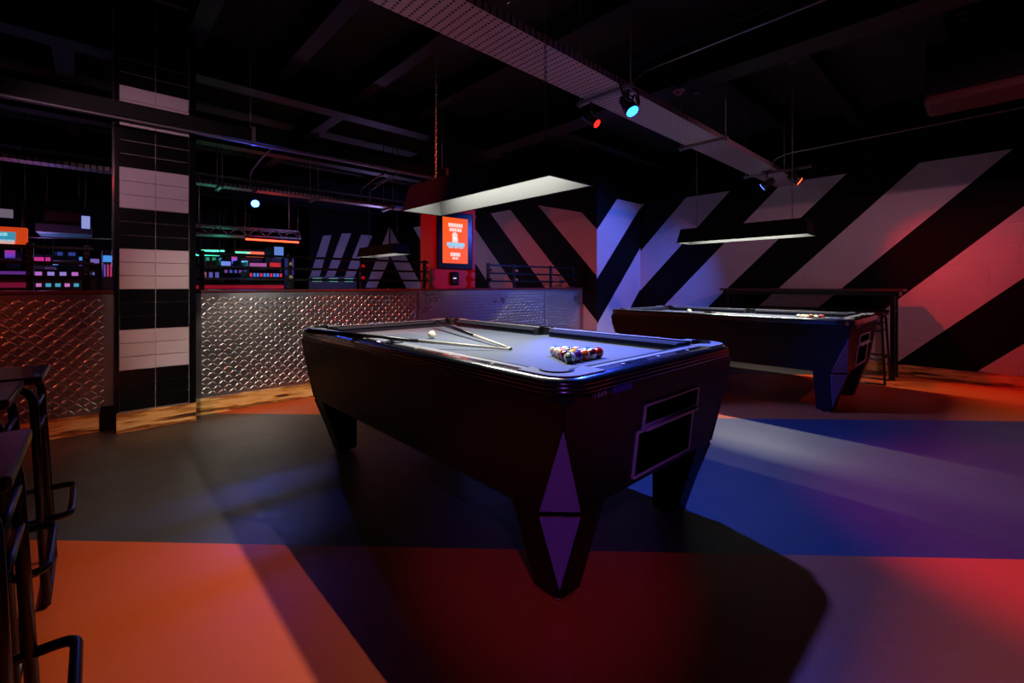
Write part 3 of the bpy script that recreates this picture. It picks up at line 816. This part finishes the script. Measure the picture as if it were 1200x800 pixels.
r = empty('bar_stool', (0, 0, 0)); tag(r, 'bar stool tucked under the bar table by the right wall', 'bar stool', 'bar stools'); bst = r

# ------------------------------------------------------------------ bar stools
def make_stool(r):
    H = .775; s = .150
    MB().box(-.175, .175, -.175, .175, H + .001, H + .028, bev=.006).build('seat', M['dark_wood'], r)
    foot = .185
    for sy in (-1, 1):
        q = MB(); q.tube([(-foot, sy * foot, .008), (-s, sy * s, H - .012), (s, sy * s, H - .012), (foot, sy * foot, .008)], .0125, 10, None, .06)
        q.build('leg_frame', M['tube'], r)
        k = lambda z: s + (foot - s) * (H - z) / H
        for z in (.70, .64):
            pass
    k = lambda z: s + (foot - s) * (H - z) / H
    for sx in (-1, 1):
        for z in (.685, .60):
            q = MB(); q.tube([(sx * k(z), -k(z), z), (sx * k(z), k(z), z)], .009, 8); q.build('stretcher', M['tube'], r)
    z = .30; a = k(z)
    q = MB(); q.tube([(a, -a, z), (a + .075, -a, z), (a + .075, a, z), (a, a, z)], .0115, 10, None, .04); q.build('footrest', M['tube'], r)
    q = MB(); q.tube([(-a, -a, z), (a, -a, z)], .0115, 8); q.build('stretcher', M['tube'], r)
    q = MB(); q.tube([(-a, a, z), (a, a, z)], .0115, 8); q.build('stretcher', M['tube'], r)
    q = MB(); q.tube([(-a, -a, z), (-a, a, z)], .0115, 8); q.build('stretcher', M['tube'], r)
    for sx in (-1, 1):
        q = MB(); q.tube([(sx * foot, -foot, .012), (sx * foot, foot, .012)], .011, 8); q.build('floor_bar', M['tube'], r)
make_stool(bst)
SG = 'bar stools'
for (x, y), lb in (((-.275, 1.285), 'bar stool nearest the camera at the left edge, cut by the frame'), ((-.345, 2.03), 'middle bar stool of the three at the left edge'), ((-.305, 2.425), 'farthest of the three bar stools at the left edge')):
    c = copy_tree(bst, None, (x, y, 0)); tag(c, lb, 'bar stool', SG)
bst.location = (6.60, .98, 0); bst.rotation_euler.z = PI

# ------------------------------------------------------------------ arcade beyond the low wall
def pb(x0, y0, x1, y1, Y, d):
    a = at_y(x0, y1, Y); c = at_y(x1, y0, Y); return (a.x, c.x, Y, Y + d, a.z, c.z)
def fbox(name, x0, y0, x1, y1, Y, d, m, label=None, cat=None, parent=None, origin=None, bev=0, group=None):
    e = pb(x0, y0, x1, y1, Y, d); org = origin if origin is not None else ((e[0] + e[1]) / 2, Y, e[4])
    o = MB().box(*e, bev=bev).build(name, m, parent, origin=org)
    if label: tag(o, label, cat, group)
    return o
# orange sign
e = pb(-45, 267, 32, 287, 8, .1); org = Vector((e[0], 8, e[4])); r = empty('hanging_sign', org); tag(r, 'wide orange lit sign with blue panel at the left edge', 'sign')
MB().box(*e, bev=.01).build('light_box', glow('orange light box', '#e0481a', .75), r, origin=org)
fbox('blue_panel', -40, 272, 18, 280, 7.985, .014, glow('blue sign panel', '#3f9dbd', .8), parent=r, origin=org)
fbox('white_strip', -40, 281, 17, 283.5, 7.985, .014, glow('white sign strip', '#e8b8b0', .8), parent=r, origin=org)
for x0 in (-4, 0, 3.5, 6): fbox('sign_lettering', x0, 272.6, x0 + 2.2, 276, 7.975, .009, glow('pale sign letters', '#a8e0e0', .8), parent=r, origin=org)
q = MB()
for px_ in (-10, 28):
    p = at_y(px_, 267, 8.05); q.cyl(p, (p.x, p.y, CZ - .004), .012, seg=6)
q.build('hanging_rod', M['tube'], r, origin=org)
# neon tubes
def neon(x0, y0, x1, y1, Y, col, es, label, rr=.03):
    a = at_y(x0, y0, Y); c = at_y(x1, y1, Y); t = empty('neon_tube', a); tag(t, label, 'neon light', 'neon tubes in the arcade')
    MB().cyl(a, c, rr * .5, seg=8).build('tube', glow(label, col, es), t, origin=a)
    q = MB(); q.obox(a + Vector((0, .05, rr)), c + Vector((0, .05, rr)), .05, .05)
    for p in (a, c): q.cyl(p + Vector((0, .05, rr)), (p.x, p.y + .05, CZ - .004), .008, seg=5)
    q.build('batten', M['tube'], t, origin=a)
neon(-20, 306.5, 25, 306.5, 10, '#7a86ff', 5, 'violet blue neon tube below the orange sign')
neon(62, 309, 103, 309, 10, '#6fa8ff', 5, 'pale blue neon tube between orange sign and tiled column')
neon(288, 280, 350, 284, 8.7, '#ff3a20', 7, 'long red neon tube under the lighting truss')
neon(222, 273.6, 229, 274, 8.7, '#ff2020', 5, 'short red neon tube beside the tiled column')
neon(222, 298.5, 258, 298.5, 9.6, '#38e0b0', 3.5, 'green neon tube, lower left of the three green ones')
neon(236, 293.5, 263, 294, 10.4, '#48d8a8', 3, 'green neon tube, middle of the three green ones')
neon(276, 295.5, 293, 296, 9.9, '#50d090', 3, 'green neon tube nearest the orange arcade screen')
neon(52, 317, 66, 316.5, 10.2, '#a040ff', 2, 'short violet tube low in the arcade at left')
# coloured spill lights from tubes and screens, plus an added blue fill without fixture
for nm, p, wt, c in (('neon violet', at_y(50, 300, 9.6), 6, (.35, .3, 1)), ('neon red', at_y(320, 288, 8.6), 6, (1, .05, .03)), ('neon green', at_y(250, 300, 9.0), 5, (.1, 1, .6)), ('arcade magenta', at_y(20, 310, 8.5), 5, (1, .1, .5)), ('side fill blue', Vector((4.2, 8.6, 1.8)), 32, (.5, .38, 1))):
    l = bpy.data.lights.new(nm, 'POINT'); l.energy = wt; l.color = c; l.shadow_soft_size = .12
    o = bpy.data.objects.new(nm, l); COL.objects.link(o); o.location = p
# truss
r = empty('lighting_truss', at_y(222, 270, 9)); tag(r, 'silver lattice lighting truss beyond the low wall', 'truss'); o3 = r.location.copy()
q = MB(); A0, A1 = at_y(218, 261.5, 9), at_y(350, 271, 9); B0, B1 = at_y(218, 272.5, 9), at_y(352, 279.5, 9)
for dy in (0, .3):
    q.tube([A0 + Vector((0, dy, 0)), A1 + Vector((0, dy, 0))], .022, 8); q.tube([B0 + Vector((0, dy, 0)), B1 + Vector((0, dy, 0))], .022, 8)
q.build('chord', M['galv'], r, origin=o3)
q = MB(); NN = 12
for i in range(NN):
    a = (A0 if i % 2 else B0).lerp(A1 if i % 2 else B1, i / NN); c = (B0 if i % 2 else A0).lerp(B1 if i % 2 else A1, (i + 1) / NN); q.tube([a, c], .012, 6)
q.tube([A1, B1], .016, 6); q.tube([A1, A1 + Vector((0, .3, 0))], .016, 6)
q.build('lattice', M['galv'], r, origin=o3)
q = MB()
for f in (.1, .9):
    p = A0.lerp(A1, f); q.cyl(p, (p.x, p.y, CZ - .004), .01, seg=6)
q.build('hanging_rod', M['galv'], r, origin=o3)
# arcade cabinets: body, control deck, marquee and screen each
def arcade(x0, x1, ytop, Y, scol, slabel, scr, es=1.0, mq=None):
    a = at_y(x0, ytop, Y); c = at_y(x1, ytop, Y); t = empty('arcade_machine', ((a.x + c.x) / 2, Y, 0)); tag(t, slabel, 'arcade machine', 'arcade machines beyond the low wall'); o3 = t.location.copy()
    X0, X1, Z = a.x, c.x, a.z
    b = MB(); pr = [(0, 0), (.75, 0), (.75, Z), (.12, Z), (.1, Z - .14), (.28, Z - .18), (.22, 1.02), (-.12, .92), (-.12, .8), (0, .7)]
    b.loft([[(x, Y + u, z) for u, z in pr] for x in (X0, X1)]); b.build('case', mat('arcade case', '#15101c', .4), t, origin=o3)
    w = X1 - X0
    e0 = at_y(0, scr[0], Y).z; e1 = at_y(0, scr[1], Y).z
    sz0, sz1 = sorted((at_y((x0 + x1) / 2, scr[0], Y).z, at_y((x0 + x1) / 2, scr[1], Y).z))
    MB().box(X0 + w * .06, X1 - w * .06, Y + .06, Y + .09, sz0, sz1, bev=.004).build('screen', glow(slabel + ' screen', scol, es), t, origin=o3)
    if mq: MB().box(X0 + .01, X1 - .01, Y + .06, Y + .115, Z - .12, Z - .01).build('marquee', glow(slabel + ' marquee', mq, .9), t, origin=o3)
    q = MB()
    for i in range(3): q.cyl((X0 + w * (.25 + .25 * i), Y + .02, .99), (X0 + w * (.25 + .25 * i), Y + .02, 1.03), .018, seg=8)
    q.build('control_button', M['red_paint'], t, origin=o3)
arcade(288, 312, 291, 10.3, '#e86a48', 'arcade machine with orange screen under the red neon tube', (294.5, 301), 1, None)
arcade(322, 334, 287, 10.6, '#5f86c8', 'narrow arcade machine with blue white screen right of the orange one', (289, 302), .8)
arcade(293, 315, 306, 8.2, '#b05aa0', 'low arcade machine with pink violet screen', (308, 314), .8)
arcade(317, 331, 306, 8.2, '#c0282c', 'low arcade machine with red screen near the grey clamp post', (307.5, 314), .9)
arcade(260, 272, 303, 8.8, '#6f8de8', 'arcade machine with small blue white screen in the middle', (306, 313), .9)
arcade(284, 292, 304, 9.2, '#4aa8f0', 'slim arcade machine with bright cyan screen', (305.5, 309), 1.4)
arcade(222, 230, 306, 8.2, '#3fc890', 'arcade machine with green screen beside the tiled column', (309, 325), .7)
arcade(37, 60, 297, 10.6, '#c02a80', 'arcade machine with magenta screen below the ventilation unit', (301, 309), .9)
arcade(120, 132, 292, 8.0, '#4090e0', 'tall arcade machine with blue screen just left of tiled column', (299, 307), 1.0, None)
arcade(104, 117, 300, 9.2, '#8a7ad8', 'arcade machine with lilac screen left of the tiled column', (303, 308), .5)
# lit counters and glowing strips (low, seen between the rails)
def counter(x0, x1, y0, y1, Y, col, es, label, dots=0, col2=None):
    e = pb(x0, y0, x1, y1, Y, .3); org = Vector(((e[0] + e[1]) / 2, Y, 0)); t = empty('lit_counter', org); tag(t, label, 'counter', 'lit arcade counters')
    MB().box(e[0], e[1], Y + .004, Y + .5, 0, e[5] + .03).build('counter_body', mat('counter body', '#0c0810', .5), t, origin=org)
    if dots:
        w = (e[1] - e[0]) / dots
        for i in range(dots): MB().box(e[0] + i * w + w * .2, e[0] + i * w + w * .75, Y - .02, Y + .003, e[4], e[5]).build('light_block', glow('light block', col if i % 3 else (col2 or col), es), t, origin=org)
    else: MB().box(e[0], e[1], Y - .02, Y + .003, e[4], e[5]).build('light_strip', glow('light strip', col, es), t, origin=org)
counter(38, 95, 319, 322.5, 7.4, '#a08ae0', .8, 'counter with lilac light strip left of tiled column', 4, '#c070d0')
counter(40, 95, 332, 336, 6.2, '#40a8c8', .8, 'front counter with cyan and pink light strip', 5, '#c878c0')
counter(-20, 35, 318, 321, 7.4, '#7a3aa8', .5, 'counter with violet light strip at the left edge')
counter(-20, 38, 331, 337, 6.1, '#8a1848', .4, 'front counter with magenta front at the left edge')
counter(98, 112, 319, 322, 7.2, '#6a70c0', .6, 'short counter with blue lilac lights', 3)
counter(121, 132, 310, 324, 6.9, '#c03a6a', .7, 'tall narrow lit panel stack beside the tiled column', 3, '#6a50d0')
counter(236, 258, 319, 325, 7.0, '#6a6ac8', .55, 'counter with lavender lights right of tiled column', 3, '#b06888')
counter(292, 331, 320.5, 324, 7.0, '#4a7ae0', .9, 'counter with a row of small blue and red lights', 10, '#e03040')
counter(225, 332, 334, 338.5, 6.2, '#b01830', .45, 'long low red lit counter behind the railing')
counter(362, 418, 326, 330, 9.8, '#58b088', .35, 'counter with dim green lights before the far striped wall', 3)
counter(62, 92, 296, 299, 12.4, '#3a50a8', .5, 'high counter with deep blue lights far back at left', 2)
counter(232, 262, 302, 305, 11.6, '#30a080', .6, 'far counter with teal lights right of tiled column', 4, '#3060c0')
counter(262, 290, 316.5, 319.5, 8.0, '#4a58c0', .6, 'middle counter with small blue lights', 5, '#8a50a0')
counter(333, 345, 303, 322, 12.0, '#5a2aa0', .35, 'tall violet lit panel at the right end of arcade', 3, '#2a3a90')
arcade(236, 249, 298, 12.6, '#2f9a78', 'arcade machine with dim green screen under the green tubes', (301, 308), .8, '#2a8a70')
arcade(248, 258, 290, 13.4, '#5ac0a8', 'tall arcade machine with pale green screen far back', (294, 300), .8, '#8ab0e0')
arcade(272, 281, 300, 12.2, '#3a5ad0', 'arcade machine with blue screen right of green tubes', (303, 309), .9, '#c04aa0')
arcade(66, 78, 300, 13.6, '#3050b0', 'arcade machine with deep blue screen below ventilation unit', (304, 311), .9, '#a040b0')
arcade(84, 97, 300, 13.6, '#8048c0', 'arcade machine with violet screen right of the deep blue one', (304, 311), .8, '#3a90d0')
arcade(4, 18, 292, 11.6, '#4a40b0', 'arcade machine with indigo screen below the orange sign', (296, 303), .8, '#a03090')
# ventilation unit and small lit panel
r = empty('ceiling_fan_coil', at_y(72, 258, 9.0)); tag(r, 'dark ceiling air conditioner with blue green edge right of orange sign', 'air conditioner'); o3 = r.location.copy()
fbox('casing', 52, 249, 96, 266, 9, .8, mat('grey unit casing', '#3a343c', .5), parent=r, origin=o3, bev=.01)
fbox('lower_trim', 41, 265, 108, 271, 8.96, .9, mat('teal trim', '#4f8a8a', .4), parent=r, origin=o3, bev=.01)
q = MB()
for px_ in (55, 92):
    p = at_y(px_, 249, 9.2); q.cyl(p, (p.x, p.y, CZ - .004), .012, seg=6)
q.build('hanging_rod', M['tube'], r, origin=o3)
r = empty('small_lit_panel', at_y(100, 268, 8.8)); tag(r, 'small blue white lit panel hanging left of the tiled column', 'lit panel'); o3 = r.location.copy()
fbox('panel_frame', 94, 252, 107.5, 269, 8.8, .06, mat('blue panel frame', '#1c2a70', .4), parent=r, origin=o3)
fbox('panel_face', 95.5, 253.5, 105.5, 267.5, 8.79, .012, glow('panel face', '#9aa8ea', .75), parent=r, origin=o3)
p = at_y(100, 252, 8.83); q = MB(); q.cyl(p, (p.x, p.y, CZ - .004), .012, seg=6); q.build('hanging_rod', M['tube'], r, origin=o3)
r = empty('lit_canopy', at_y(5, 252, 9.5)); tag(r, 'pale lit canopy panel above the orange sign', 'canopy'); o3 = r.location.copy()
fbox('panel', -30, 245.5, 15, 252, 9.5, .05, glow('pale canopy', '#8c8496', .45), parent=r, origin=o3)
p = at_y(0, 246, 9.52); q = MB(); q.cyl(p, (p.x, p.y, CZ - .004), .012, seg=6); q.build('hanging_rod', M['tube'], r, origin=o3)
pipe([at_y(-40, 276, 9.4), at_y(134, 280, 9.4)], .012, 'thin pale pipe crossing the arcade behind the orange sign', bend=0)
# red sprinkler bracket behind big lamp
q = MB(); q.cyl((5.85, 4.77, 2.80), (5.85, 4.77, 3.30), .032, seg=16); q.obox((5.85, 4.85, 3.27), (5.85, 4.66, 3.36), .06, .03); q.cyl((5.85, 4.77, 3.30), (5.85, 4.77, CZ - .003), .02, seg=12)
tag(q.build('pipe_bracket', M['red_paint'], origin=(5.85, 4.77, 2.80)), 'red pipe stub hanging from the ceiling behind the nearest lamp', 'pipe')
# wall camera left of the stripes
p = at_y(561, 254, 5.6)
r = empty('security_camera', (5.979, 7.43, 2.57)); tag(r, 'small grey security camera high beside the red column', 'camera'); o3 = r.location
MB().sphere((5.90, 7.43, 2.57), .05, 14, 10).build('dome', M['galv'], r, origin=o3)
MB().cyl((5.90, 7.43, 2.57), (5.979, 7.43, 2.57), .03, seg=12).build('mount', M['black'], r, origin=o3)
